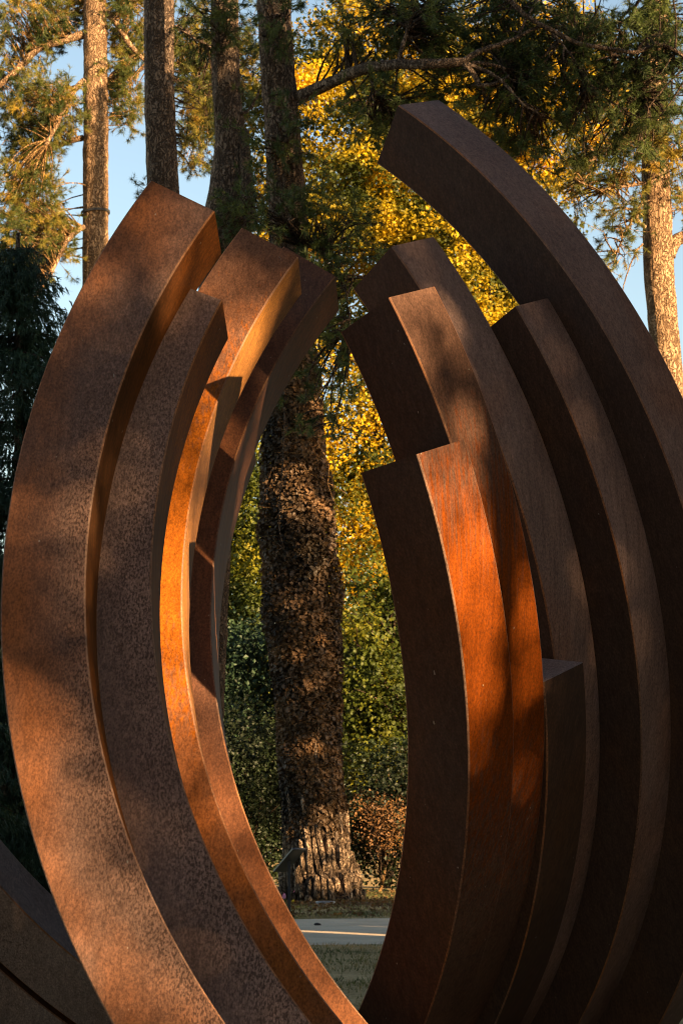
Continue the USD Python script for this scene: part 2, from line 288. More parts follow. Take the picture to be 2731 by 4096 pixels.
px_ = np.linspace(-28, 28, 281)
wob = lambda x, s: .22 * (noise(np.stack([x * .8, 0 * x, 0 * x + s], -1), 3) - .5) + .16 * (noise(np.stack([x * 3.1, 0 * x, 0 * x + s], -1), 5) - .5)
near, far = 27.9 + .55 * px_ * .25 + wob(px_, 1.5), 35.0 + 1.0 * px_ * .25 + wob(px_, 7.5)
V = np.concatenate([np.stack([px_, near, 0 * px_ + .004], 1), np.stack([px_, far, 0 * px_ + .004], 1)])
k = np.arange(280)
put('gravel_path', (V, np.stack([k, k + 1, k + 282, k + 281], 1)), PM, kind='structure')

# ------------------------------------------------------------------ the arcs
SEC = 0.45
ARCS = {   # side, azimuth and tilt of the arc's plane, centre, radius of the near ridge, angle of the free end
    'L1': ('L', -0.0436, 0.3413, 2.9451, 11.2211, 3.0401, 4.3079, 2.6114),
    'L2': ('L', -0.0329, 0.3083, 3.0699, 11.6994, 3.0641, 4.1215, 2.7362),
    'L3': ('L', -0.0340, 0.3284, 3.3037, 12.8451, 3.0866, 4.2696, 2.5798),
    'L4': ('L', -0.0495, 0.3293, 3.3826, 13.5439, 3.0342, 4.2207, 2.5342),
    'L5': ('L', -0.0189, 0.3099, 3.3956, 13.9830, 2.9304, 4.2288, 2.8182),
    'R1': ('R', -0.7500, -0.3243, -1.0753, 16.8758, 3.0275, 4.6573, 0.8593),
    'R2': ('R', -0.7281, -0.3236, -1.7191, 16.7963, 3.0721, 4.7251, 0.4095),
    'R3': ('R', -0.7327, -0.3354, -2.2670, 16.6633, 3.0455, 4.7511, 0.5039),
    'R4': ('R', -0.7244, -0.3311, -2.7770, 15.7113, 3.1384, 4.8038, 0.3349),
    'R5': ('R', -0.7339, -0.3190, -2.9222, 15.2641, 3.0200, 4.7394, 0.1376),
    'R6': ('R', -0.7224, -0.3270, -2.4756, 16.1207, 3.0491, 4.8022, -0.1383),
}

def plane(az, el):
    n = np.array([math.sin(az) * math.cos(el), -math.cos(az) * math.cos(el), math.sin(el)])
    u = np.cross([0, 0, 1.0], n); u /= np.linalg.norm(u)
    return n, u, np.cross(n, u)

def arc_mesh(side, az, el, cx, cy, cz, R, te, start=None):
    n, u, v = plane(az, el)
    C = np.array([cx, cy, cz])
    ri, ro = (R, R + SEC) if side == 'L' else (R - SEC, R)
    sgn = 1 if side == 'L' else -1
    th = te
    rim = lambda t, r: C + r * (math.cos(t) * u + math.sin(t) * v)
    end = te
    while abs(end - te) < 3.4:                    # down into the ground
        end += sgn * .01
        if max((rim(end, ri))[2], (rim(end, ri) - SEC * n)[2], rim(end, ro)[2]) < -.08:
            break
    m = max(24, int(abs(end - te) * 60))
    th = np.linspace(te, end, m)
    c = .009                                      # rounded edges, as wide as the painted highlights
    prof = []
    for (r, d), (sr, sd) in zip([(ro, 0), (ri, 0), (ri, SEC), (ro, SEC)], [(-1, 1), (1, 1), (1, -1), (-1, -1)]):
        p = [(r + sr * c, d), (r + sr * c * .3, d + sd * c * .3), (r, d + sd * c)]
        prof += p[::-1] if (r == ro) == (d == 0) else p
    prof = np.array(prof)
    if side == 'L':
        pass
    rad = np.cos(th)[:, None] * u + np.sin(th)[:, None] * v
    V = C + rad[:, None] * prof[None, :, :1] - n * prof[None, :, 1:]
    s = len(prof)
    out = {}
    def strip(cols):
        w = len(cols)
        i, j = np.meshgrid(np.arange(m - 1), np.arange(w - 1), indexing='ij')
        F = np.stack([i * w + j, i * w + j + 1, (i + 1) * w + j + 1, (i + 1) * w + j], -1).reshape(-1, 4)
        return V[:, cols].reshape(-1, 3), F if flip else F[:, ::-1]
    flip = side == 'R'
    # corner order round the section: 0-2 outer front, 3-5 inner front, 6-8 inner back, 9-11 outer back
    out['front_plate'] = strip([2, 3])
    out['inner_plate'] = strip([5, 6])
    out['back_plate'] = strip([8, 9])
    out['outer_plate'] = strip([11, 0])
    for e in range(4):                            # corner seams, with edge highlights painted in by paler steel
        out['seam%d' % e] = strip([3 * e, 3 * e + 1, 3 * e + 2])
    cap = np.array([[0, a + 1, a] for a in range(1, s - 1)])
    out['end_plate'] = (V[0], cap if flip else cap[:, ::-1])
    return out

def build_arc(g, key, mats, label=None):
    x = UsdGeom.Xform.Define(stage, numbered(str(g.GetPath()) + '/arc')).GetPrim()
    tag(x, label)
    for nm, msh in (key if isinstance(key, dict) else arc_mesh(*ARCS[key])).items():
        put(nm.rstrip('0123'), msh, mats.get(nm, STEEL_GLINT if nm[:4] == 'seam' else mats['']), x, smooth=50)

arc_labels = {'L1': 'tallest and nearest arc, mottled brown', 'L2': 'short speckled grey-brown arc', 'L3': 'arc catching bright orange sunlight', 'R1': 'outermost tallest arc with blunt end high up',
              'R5': 'front arc streaked with fresh orange rust', 'R6': 'shortest arc showing its flat square end', 'R4': 'arc streaked with orange rust runs behind the front arc'}
g = thing('arc_sculpture', 'brown rusty steel arcs curving like an opening bracket, left of the ivy trunk', 'sculpture', 'groups of steel arcs')
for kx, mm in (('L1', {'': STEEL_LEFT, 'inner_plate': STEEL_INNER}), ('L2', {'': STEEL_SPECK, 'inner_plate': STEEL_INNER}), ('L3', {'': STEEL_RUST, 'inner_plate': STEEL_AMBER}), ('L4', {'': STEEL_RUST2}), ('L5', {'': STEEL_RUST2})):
    build_arc(g, kx, mm, arc_labels.get(kx))
g = thing('arc_sculpture', 'dark steel arcs curving like a closing bracket, tall hooked outer arc, orange front arc', 'sculpture', 'groups of steel arcs')
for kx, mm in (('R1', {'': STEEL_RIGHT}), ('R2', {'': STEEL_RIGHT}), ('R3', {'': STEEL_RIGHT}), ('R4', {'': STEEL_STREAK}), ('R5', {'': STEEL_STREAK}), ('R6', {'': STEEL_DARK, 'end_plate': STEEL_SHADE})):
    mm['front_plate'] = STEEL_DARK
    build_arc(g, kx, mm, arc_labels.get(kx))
g = thing('arc_sculpture', 'shaded slate-brown steel arcs cut off by the bottom left corner of the picture', 'sculpture', 'groups of steel arcs')
n3, u3, v3 = plane(math.radians(-6.74), math.radians(-27.26))
C3 = np.array([.8325, 14.501, 3.2607])
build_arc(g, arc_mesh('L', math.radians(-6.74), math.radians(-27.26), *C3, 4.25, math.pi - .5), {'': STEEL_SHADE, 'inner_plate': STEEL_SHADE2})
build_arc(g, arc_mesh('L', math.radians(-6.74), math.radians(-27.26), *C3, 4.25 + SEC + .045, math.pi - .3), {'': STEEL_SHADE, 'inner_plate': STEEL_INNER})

# ------------------------------------------------------------------ trees
def bark_relief(amp, seed, freq=9, flare=None):
    def f(a, P):
        h = np.r_[0, np.cumsum(np.linalg.norm(np.diff(P, axis=0), axis=1))]
        A, H = np.meshgrid(a, h)
        tw = noise(np.stack([H * .5, H * 0 + seed, H * 0], -1), seed) * 1.2
        q = np.stack([np.cos(A + tw * .2) * freq * .5, np.sin(A + tw * .2) * freq * .5, H * 1.1], -1)
        r1 = 1 - abs(2 * fbm(q, 3, seed) - 1) * 2.2
        r2 = noise(q * [2.3, 2.3, 4.0], seed + 9)
        return amp * (np.clip(r1, -.8, 1) * -.8 + r2 * .5) + (flare(A, H) if flare else 0)
    return f

def trunk_mesh(pts, widths, dist, seg=36, rows=110, amp=.025, seed=1, ground=True, flare=None):
    P = at([p[0] for p in pts], [p[1] for p in pts], dist)
    if ground:
        P[-1, 2] = -.1
    o = np.argsort(P[:, 2]); P = P[o]; w = np.asarray(widths, float)[o] * mpd(dist) / 2
    t = np.r_[0, np.cumsum(np.linalg.norm(np.diff(P, axis=0), axis=1))]
    S = smooth_path(P, rows)
    r = np.interp(np.linspace(0, t[-1], rows), t, w)
    return tube(S, r, seg, bark_relief(amp, seed, flare=flare)), S, r

def limb(pts, w0, w1, seed=0, n=22, seg=8, dist=None, jit=.05):
    """pts: (x, y, dist) seen in the photograph."""
    P = np.array([at(p[0], p[1], p[2] if len(p) > 2 else dist) for p in pts])
    S = smooth_path(P, n)
    rg = np.random.default_rng(seed)
    S[1:] += np.cumsum(rg.normal(0, jit * .3, (n - 1, 3)), 0) * .5
    d = np.mean([p[2] if len(p) > 2 else dist for p in pts])
    r = np.linspace(w0, w1, n) * mpd(d) / 2
    return S, tube(S, r, seg, lambda a, P: .12 * r[:, None] * (rg.random((n, len(a))) - .5))

def spray_cloud(blobs, limbs, rng, tuft_len=.11, k=16, dense=1.6, tufts=(5, 9), twig=.5, droop=.25, width=.0055, link=.6, tw=.009):
    """Twigs ending in needle tufts, spread through blobs and tied back to the nearest limb."""
    tw_mb, TC, TD = MB(), [], []
    LP = np.concatenate([l for l in limbs]) if limbs else None
    for (xd, yd, rx, ry, dist, thick, n) in blobs:
        n = int(n * dense)
        u = unit(rng.normal(size=(n, 3))) * rng.random((n, 1)) ** .42
        c0 = at(xd, yd, dist); m = mpd(dist)
        P0 = c0 + u * [rx * m, thick, ry * m]
        for p0 in P0:
            d = unit(unit(p0 - c0) * .5 + rng.normal(size=3) * .6 + [0, 0, -droop])
            L = twig * rng.uniform(.6, 1.3); nn = 5
            s = np.linspace(0, 1, nn)[:, None]
            bend = rng.normal(size=3) * .12
            path = p0 + d * L * s + bend * s ** 2 + [0, 0, .12] * s ** 3
            tw_mb.add(*tube(path, np.linspace(tw, tw * .5, nn), 3, cap=False))
            kk = rng.integers(*tufts)
            t = rng.uniform(.25, 1, kk); t[0] = 1
            pos = p0 + d * L * t[:, None] + bend * t[:, None] ** 2 + [0, 0, .12] * t[:, None] ** 3
            off = rng.normal(size=(kk, 3)) * .55
            dd = unit(d + off + [0, 0, .15])
            pos2 = pos + dd * rng.uniform(.02, .14, (kk, 1)); pos2[0] = pos[0]
            TC.append(pos2); TD.append(dd)
            if LP is not None and rng.random() < link:
                q = LP[np.argmin(np.linalg.norm(LP - p0, axis=1) + rng.random(len(LP)) * .5)]
                gap = np.linalg.norm(q - p0)
                if gap < 4:
                    s = np.linspace(0, 1, 7)[:, None]
                    mid = rng.normal(size=3) * .12 * gap + [0, 0, .1 * gap]
                    path = q + (p0 - q) * s + mid * (s * (1 - s) * 2)
                    tw_mb.add(*tube(path, np.linspace(tw * 2.4, tw, 7), 4, cap=False))
    TC, TD = np.concatenate(TC), np.concatenate(TD)
    return tw_mb.mesh(), needle_tufts(TC, TD, rng, tuft_len, k, width)

def pine(label, pts, widths, dist, barkmat, limbs, blobs, needle, twigmat, seed, group='pine trees behind the sculpture', amp=.025, flare=None, warmlimb=None, seg=44, rows=150, **kw):
    rng = np.random.default_rng(seed)
    t = thing('pine_tree', label, 'tree', group)
    m, S, r = trunk_mesh(pts, widths, dist, seg=seg, rows=rows, amp=amp, seed=seed, flare=flare)
    put('trunk', m, barkmat, t, smooth=True)
    paths = []
    for kx, (lp, w0, w1) in enumerate(limbs):
        P, tm = limb(lp, w0, w1, seed * 31 + kx, dist=dist)
        put('branch', tm, warmlimb or barkmat, t, smooth=True)
        paths.append(P)
    if blobs:
        tw, nd = spray_cloud(blobs, paths + [S], rng, **kw)
        put('twigs', tw, twigmat, t, kind='stuff')
        put('needles', nd, needle, t, kind='stuff')
    return t, S, r

# T1: sunlit trunk at the left
pine('sunlit pine with a black strap round its trunk, leftmost of the big trunks', [(217, -160), (218, 0), (220, 300), (219, 620), (222, 2010)], [52, 55, 60, 62, 86], 58, BARK_WARM,
     [([(192, 78), (140, 92), (92, 104), (45, 148), (0, 186), (-60, 215)], 22, 12), ([(192, 185, 57.6), (155, 228, 57), (132, 285, 56.6), (108, 332, 56.4)], 16, 9),
      ([(192, 315), (150, 326), (105, 342), (60, 350)], 16, 8), ([(244, 25), (274, 58), (297, 102), (322, 132), (345, 150)], 17, 10), ([(192, 520, 57.6), (150, 560, 57), (115, 628, 56.6), (72, 692, 56)], 13, 8),
      ([(245, 190, 58.5), (280, 150, 59), (330, 130, 59.5)], 10, 6), ([(300, 0, 59), (250, -30, 58)], 12, 8), ([(330, 130, 59.5), (420, 150, 60), (470, 190, 60)], 9, 4)],
     [(60, 60, 100, 90, 58, 1.7, 70), (110, 240, 85, 60, 57, 1.5, 90), (60, 330, 60, 60, 58, 1.5, 44), (60, 450, 75, 85, 57.5, 1.5, 110), (90, 560, 75, 80, 57, 1.5, 80), (30, 600, 50, 70, 58, 1.2, 40), (300, 60, 55, 90, 59, 1.4, 80),
      (290, 210, 45, 90, 59, 1.4, 60), (150, 20, 60, 60, 59, 1.4, 50), (20, 200, 40, 100, 59, 1.4, 34), (440, 130, 60, 110, 60, 1.2, 80), (450, 320, 34, 80, 60, 1, 36), (480, 240, 40, 60, 60, 1, 40), (575, 160, 30, 130, 60, 1, 50)],
     NEEDLE_GOLD, TWIG_WARM, 11, dense=2.6, amp=.03, tuft_len=.16, k=18, tufts=(6, 10))
# T2
pine('straight grey pine trunk rising behind the tallest left arc', [(362, -160), (365, 0), (366, 200), (372, 380), (382, 560), (396, 2045)], [72, 74, 72, 76, 80, 112], 46, BARK_GREY,
     [([(402, 60), (450, 90), (480, 110)], 10, 5)], [(440, 60, 60, 60, 46.5, 1, 34), (345, 440, 36, 30, 47.4, .6, 9), (468, 210, 50, 60, 47, .8, 34), (440, 330, 22, 60, 47, .6, 14)], NEEDLE_GOLD, TWIG, 12, amp=.03, tuft_len=.14)
# T3: forked
pine('grey pine with swollen fork and short stubs, between the straight pine and the ivy trunk', [(512, -160), (515, 0), (520, 200), (528, 330), (526, 420), (520, 500), (440, 2050)], [64, 66, 68, 72, 94, 108, 120], 44, BARK_GREY,
     [([(560, 300, 43.9), (562, 400, 43.6), (568, 520, 43.4)], 26, 34), ([(556, 260, 43.8), (575, 240), (590, 200)], 8, 4), ([(550, 330, 43.6), (535, 240, 43.5), (540, 200, 43.4)], 5, 3), ([(560, 470, 43.4), (600, 450, 43.2)], 7, 4)],
     [(500, 50, 70, 70, 43.2, .9, 50), (560, 480, 50, 50, 43, .7, 22), (530, 545, 50, 26, 42.8, .5, 16), (560, 180, 24, 120, 44.6, .8, 16)], NEEDLE_MID, TWIG, 13, amp=.03, tuft_len=.14)

# T4: the big ivy-clad pine
def root_flare(A, H):
    k = np.exp(-H / .75)
    return .13 * k * (np.cos(A * 5 + 1.0) * .5 + np.cos(A * 3 + .4) * .4) + np.exp(-(H / 2.2) ** 4) * .035 * (np.cos(A * 19 + 1.2 * np.sin(H * 1.7)) + .6 * np.cos(A * 31 + 2 * np.sin(H * 1.1 + 1)))
I_PTS = [(627, -160), (629, 0), (648, 300), (663, 560), (675, 1000), (681, 1150), (697, 1450), (709, 1670), (720, 1874), (734, 1991), (737, 2062)]
I_W = [78, 80, 86, 92, 106, 122, 128, 118, 120, 142, 168]
big, IS, IR = pine('massive old pine wrapped in ivy, bare ridged foot, long limb reaching right', I_PTS, I_W, 42, BARK_GREY,
     [([(682, 222), (722, 206, 41.5), (800, 172, 40.8), (850, 158, 40.2), (909, 154, 39.7), (984, 149, 39.2), (1064, 145, 39)], 34, 22), ([(1064, 145, 39), (1099, 116, 39), (1140, 98, 39), (1194, 74, 39), (1250, 50, 39)], 16, 7),
      ([(1064, 145, 39), (1088, 172, 39), (1104, 200, 39), (1134, 196, 39), (1170, 176, 39)], 16, 6), ([(1159, -20, 39), (1209, 40, 39), (1264, 70, 39), (1334, 100, 39), (1400, 112, 39), (1459, 121, 39), (1509, 102, 39), (1590, 150, 39)], 13, 9),
      ([(1064, 145, 39), (1110, 162, 39), (1150, 188, 39), (1190, 232, 39), (1230, 262, 39)], 11, 5), ([(1084, 142, 39), (1150, 150, 39.4), (1210, 180, 41.4), (1290, 176, 41.6)], 10, 4),
      ([(1264, 70, 39), (1310, 130, 39), (1350, 200, 39)], 7, 3), ([(850, 158, 40.2), (860, 210, 40.2), (880, 260, 41.2)], 8, 3), ([(909, 154, 39.7), (930, 90, 39.7), (940, 20, 40.6), (960, -30, 40.6)], 11, 7), ([(800, 172, 40.8), (830, 230, 41), (850, 270, 41.3)], 7, 3),
      ([(1194, 74, 39), (1220, 20, 39), (1260, -30, 39)], 7, 4), ([(1400, 112, 39), (1440, 180, 40.3), (1470, 220, 40.2)], 6, 2.5), ([(1334, 100, 39), (1380, 60, 40.4), (1450, 40, 40.4)], 6, 3), ([(690, 560, 41.2), (760, 600, 40.6), (800, 680, 40.2), (810, 760, 40)], 7, 3)],
     [(640, 50, 60, 70, 41, .7, 40), (640, 320, 70, 120, 41, .5, 44), (630, 500, 90, 60, 40.6, .6, 50), (730, 520, 50, 60, 40.6, .6, 20), (790, 540, 60, 60, 40.6, .8, 34), (830, 620, 60, 40, 40.4, .6, 14),
      (750, 660, 60, 70, 40.6, .7, 50), (760, 800, 60, 110, 40.4, .6, 60), (740, 940, 50, 50, 40.4, .4, 22),
      (880, 250, 110, 60, 40.6, 1.0, 90), (830, 60, 90, 70, 41, 1, 80), (950, 60, 100, 80, 40.6, 1.2, 110), (1060, 80, 110, 90, 40.6, 1.3, 130), (1040, 190, 70, 40, 40.4, .8, 40), (1180, 60, 110, 90, 40.6, 1.4, 140),
      (1160, 250, 100, 90, 40.2, 1.2, 130), (1280, 170, 110, 90, 40.2, 1.4, 150), (1240, 330, 70, 60, 40, .9, 50), (1320, 60, 110, 80, 40.4, 1.4, 120), (1370, 270, 100, 80, 40, 1.2, 110), (1440, 110, 110, 90, 40.2, 1.4, 130), (1530, 180, 80, 110, 40.2, 1.2, 100), (1520, 30, 90, 70, 40.4, 1.2, 80), (1470, 300, 70, 50, 40, 1, 40)],
     NEEDLE_MID, TWIG, 14, amp=.03, flare=root_flare, seg=128, rows=300, dense=.85, tuft_len=.17, k=14, width=.006, tw=.011, tufts=(6, 10), link=.75)
rng = np.random.default_rng(77)
def on_trunk(h, a, off):
    """Point on the ivy trunk's surface, its outward normal and its tangent; a = 0 faces the camera."""
    z = IS[:, 2]
    c = np.stack([np.interp(h, z, IS[:, k]) for k in range(3)], -1)
    r = np.interp(h, z, IR)
    nrm = np.stack([np.sin(a), -np.cos(a), 0 * a], -1)
    fl = root_flare(0, h - z[0]) * 0 + .10 * np.exp(-h / .7)
    return c + nrm * (r + off + fl)[..., None] if np.ndim(h) else c + nrm * (r + off + fl), nrm
plates = []
for col in np.arange(-1.8, 1.8, .19):
    h = rng.uniform(-.1, .3)
    while h < 2.0:
        hh = rng.uniform(.5, 1.3) * (.5 if h < .35 else 1)
        plates.append((h + hh / 2, col + rng.normal() * .035, hh, rng.uniform(.085, .16)))
        h += hh * rng.uniform(.8, 1.05)
for h, a, hh, ww in plates:                         # plates of bark at the foot
    p, nrm = on_trunk(h, a, .012)
    tg = np.array([nrm[1] * -1, nrm[0], 0]); upv = unit(np.array([-.07 + rng.normal() * .06, 0, 1.0]))
    k = 12
    tt = np.linspace(0, 2 * np.pi, k, endpoint=False) + rng.normal(0, .18, k)
    rr = rng.uniform(.82, 1.12, k)
    d = rng.uniform(.03, .085)
    outer = np.array([p + tg * np.sign(math.sin(x)) * abs(math.sin(x)) ** .6 * ww * q * .5 + upv * math.cos(x) * hh * q * .5 - nrm * (abs(math.sin(x)) * ww) ** 2 * 1.2 for x, q in zip(tt, rr)])
    top = p + (outer - p) * .72 + nrm * d; bot = outer - nrm * .03
    V = np.vstack([bot, top, [p + nrm * (d * 1.15)]])
    F = [[i, (i + 1) % k, k + (i + 1) % k] for i in range(k)] + [[i, k + (i + 1) % k, k + i] for i in range(k)] + [[2 * k, k + i, k + (i + 1) % k] for i in range(k)]
    put('bark_plate', (V, np.array(F)), BARK_PLATE, big)

ivy = thing('ivy', 'brown and green ivy clothing the massive pine trunk from above its bare foot upward', 'ivy')
def ivy_leaves(n, seed, front):
    rg = np.random.default_rng(seed)
    h = rg.uniform(1.15, 11.0, n) if not front else rg.uniform(1.3, 8.5, n)
    keep = rg.random(n) < np.clip((h - 1.15 + .5 * (noise(np.stack([h * 0, rg.uniform(-2, 2, n) * 2, h * 0], -1), 4) - .5)) / .5, 0, 1) * np.clip((11.5 - h) / 2.5, 0, 1)
    h = h[keep]
    a = rg.uniform(-np.pi, np.pi, len(h)) if not front else rg.uniform(-1.2, 1.2, len(h))
    bump_ = (.14 + .30 * np.exp(-((h - 6.6) / 2.2) ** 2)) * fbm(np.stack([np.cos(a) * 1.6, np.sin(a) * 1.6, h * 1.1], -1), 3, 6) + .02
    p, nrm = on_trunk(h, a, bump_ * rg.uniform(.35, 1.1, len(h)) + .01)
    return p, nrm
p, nr = ivy_leaves(42000, 5, False)
V, F = leaf_cards(p, .088, np.random.default_rng(6), facing=nr * .75 + [0, 0, .2], width=.45)
put('foliage', (V, F), IVY, ivy, kind='stuff')
p, nr = ivy_leaves(330, 8, True)
p += nr * .05
V, F = star_leaves(p[:300], .10, np.random.default_rng(9), facing=nr[:300] * 1.5)
F = F.reshape(8, -1, 3)
for q in range(min(300, len(p))):
    put('leaf', (V[q * 10:q * 10 + 10], F[:, q] - q * 10), IVY, ivy)
for kx, pts in enumerate([[(654, 935), (651, 1040), (646, 1110), (640, 1200), (652, 1258)], [(652, 1258), (636, 1268), (634, 1280)], [(700, 1010), (735, 1030), (755, 1070), (752, 1110)], [(752, 1110), (790, 1130), (800, 1140)], [(752, 1110), (775, 1170), (790, 1200)],
                          [(600, 1350), (640, 1370), (670, 1372)], [(800, 1420), (820, 1450), (818, 1510)], [(610, 1640), (645, 1655), (675, 1635)], [(606, 1700), (640, 1712), (660, 1700)]]):
    P = np.array([at(x, y, 40.75) for x, y in pts])
    put('stem', tube(smooth_path(P, 14), np.linspace(.016 if kx == 0 else .008, .006, 14), 6), TWIG_WARM if kx > 1 else BARK_GREY, ivy, smooth=True)

rg = np.random.default_rng(19)
for _ in range(46):                                 # loose tendrils standing out from the leaves
    h, a = rg.uniform(1.8, 9.0), rg.uniform(-1.5, 1.5)
    p0, nrm = on_trunk(h, a, .12)
    sd = np.array([nrm[1] * -1, nrm[0], 0]) * rg.choice([-1, 1])
    q = np.linspace(0, 1, 7)[:, None]; L = rg.uniform(.25, .7)
    put('stem', tube(p0 + nrm * .16 * np.sin(q * 2.2) + sd * L * q + np.array([0, 0, -1.0]) * L * rg.uniform(-.2, .9) * q ** 2, np.linspace(.009, .004, 7), 4), TWIG_WARM if rg.random() < .6 else BARK_GREY, ivy, smooth=True)

# T6: sunlit pine at the right
pine('sunlit pine at the right edge, dappled warm bark, thick side branch', [(1500, -600), (1503, -160), (1506, 0), (1502, 300), (1508, 480), (1512, 600), (1522, 740), (1534, 860), (1580, 2040)], [30, 52, 56, 64, 70, 72, 72, 70, 100], 45, BARK_WARM,
     [([(1535, 590), (1548, 560), (1580, 545), (1640, 530)], 34, 24), ([(1480, 520, 44.6), (1460, 500, 44.3), (1470, 470, 44.2), (1500, 462, 44)], 11, 6), ([(1475, 470, 44.6), (1440, 520, 44.2), (1410, 600, 44)], 6, 3),
      ([(1480, 420, 44.6), (1420, 430, 44), (1370, 440, 43.7), (1320, 420, 43.4)], 10, 4), ([(1530, 360), (1568, 340), (1600, 330)], 12, 8), ([(1475, 560, 44.5), (1440, 620, 44.2), (1428, 690, 44)], 5, 2), ([(1482, 330, 44.6), (1420, 330, 44), (1360, 370, 43.6)], 9, 4)],
     [(1400, 360, 90, 60, 44, 1, 60), (1340, 430, 60, 50, 44, .9, 34), (1430, 470, 60, 70, 44, .9, 40), (1400, 560, 40, 60, 44, .8, 16), (1520, 300, 70, 60, 44, .9, 60), (1560, 360, 40, 50, 44.5, .8, 26), (1550, 460, 40, 60, 45.6, .8, 22), (1440, 240, 60, 50, 45, 1, 30), (1500, -500, 190, 70, 45, 2.0, 16)],  # last blob: unseen upper crown added to shade the left pine
     NEEDLE_GOLD, TWIG_WARM, 15, dense=1.35, amp=.03, tuft_len=.14, link=.9)

# broadleaf crowns
def crown_tree(name, label, cat, base, crown, leaf, leafmat, n_clump, per, seed, trunk_r=.16, size=.13, spread=.45, star=False, group=None, shell=.45, trunkmat=None, lim=26):
    """crown: centre and radii; leaves sit in clumps through the crown's volume, each on its own limb."""
    rg = np.random.default_rng(seed)
    t = thing(name, label, cat, group)
    c, rad = np.array(crown[0], float), np.array(crown[1], float)
    u = unit(rg.normal(size=(n_clump, 3))) * rg.random((n_clump, 1)) ** shell
    K = c + u * rad
    K = K[K[:, 2] > .15]
    b = np.array([base[0], base[1], -.05])
    top = c + [0, 0, rad[2] * .6]
    S = smooth_path([b, b * .5 + top * .5 + [rg.normal() * .2, rg.normal() * .2, 0], top], 16)
    put('trunk', tube(S, np.linspace(trunk_r, trunk_r * .25, 16), 10), trunkmat or BARK_GREY, t, smooth=True)
    mb = MB()
    for kk in K[rg.permutation(len(K))[:lim]]:
        q = S[np.argmin(np.linalg.norm(S - (kk + [0, 0, -1.2]), axis=1))]
        s = np.linspace(0, 1, 7)[:, None]
        path = q + (kk - q) * s + (rg.normal(size=3) * .3 + [0, 0, .3]) * (s * (1 - s) * 2)
        mb.add(*tube(path, np.linspace(trunk_r * .3, .012, 7), 5, cap=False))
    put('branches', mb.mesh(), TWIG, t, smooth=True)
    idx = rg.integers(0, len(K), n_clump * per)
    off = rg.normal(size=(len(idx), 3)) * [spread, spread, spread * .6]
    C = K[idx] + off
    C = C[C[:, 2] > .03]
    fn = star_leaves if star else leaf_cards
    put('crown', fn(C, leaf, rg), leafmat, t, kind='stuff')
    return t

def xz(xd, yd, d):
    return at(xd, yd, d)

c = xz(900, 420, 60)
crown_tree('maple_tree', 'glowing yellow autumn tree filling the middle behind the ivy trunk', 'tree', (c[0] + .6, 61), (c, (4.4, 3.2, 6.2)), .125, MAPLE, 620, 165, 21, .3, spread=.34, trunkmat=TWIG, lim=40)
c = xz(860, 1130, 58)
crown_tree('maple_tree', 'yellow-green autumn tree seen through the gap right of the ivy trunk', 'tree', (c[0] + .3, 59), (c, (2.6, 2.2, 4.6)), .12, MAPLE, 330, 140, 22, .2, spread=.4, trunkmat=TWIG)
c = xz(1190, 230, 62)
crown_tree('maple_tree', 'golden autumn tree glimpsed through the pine boughs above the hooked arc', 'tree', (c[0], 63), (c, (3.4, 2.2, 3.6)), .125, MAPLE, 240, 130, 121, .22, spread=.36, trunkmat=TWIG)
c = xz(1130, 660, 57)
crown_tree('maple_tree', 'autumn tree in the opening under the tall hooked arc', 'tree', (c[0] + .5, 58), (c, (2.2, 2, 3.2)), .12, MAPLE, 170, 130, 23, .18, spread=.4, trunkmat=TWIG)
c = xz(560, 1500, 56)
crown_tree('hornbeam_tree', 'green tree turning yellow, left of the ivy trunk inside the arcs', 'tree', (c[0], 56.5), (c + [-.2, 0, 1.6], (1.9, 2, 5.2)), .13, GREENGOLD, 330, 130, 24, .16, spread=.42)
c = xz(880, 1560, 50)
crown_tree('hornbeam_tree', 'sunlit green and yellow tree right of the ivy trunk inside the arcs', 'tree', (c[0], 50.5), (c, (1.7, 1.6, 2.7)), .105, GREENGOLD, 230, 95, 25, .14, spread=.32, star=True, lim=70)
c = xz(870, 1860, 47)
crown_tree('shrub', 'brown tangled shrub beside the foot of the ivy trunk', 'shrub', (c[0], 47.3), ((c[0] + .1, 46.6, 1.5), (.62, .6, .5)), .055, BROWN, 48, 50, 26, .04, spread=.28, lim=60, trunkmat=TWIG_WARM)
crown_tree('shrub', 'dark green low shrub under the sunlit tree right of the ivy trunk', 'shrub', (c[0] + .8, 48), ((c[0] + .6, 47.6, 1.5), (1.5, .9, 1.7)), .09, DARKLEAF, 150, 110, 27, .05, spread=.3, lim=40)
c = xz(570, 1830, 48)
crown_tree('shrub', 'black-green shrub left of the ivy trunk behind the information panel', 'shrub', (c[0], 48), ((c[0], 48.3, 2.0), (1.7, 1.2, 2.3)), .09, DARKLEAF, 190, 120, 28, .05, spread=.32, lim=40)
crown_tree('yew_tree', 'dark evergreen tree behind the black-green shrub', 'tree', (c[0] - 1.5, 52), ((c[0] - 1.0, 52, 3.5), (2.4, 1.6, 3.8)), .13, YEW, 240, 130, 29, .12, spread=.4)
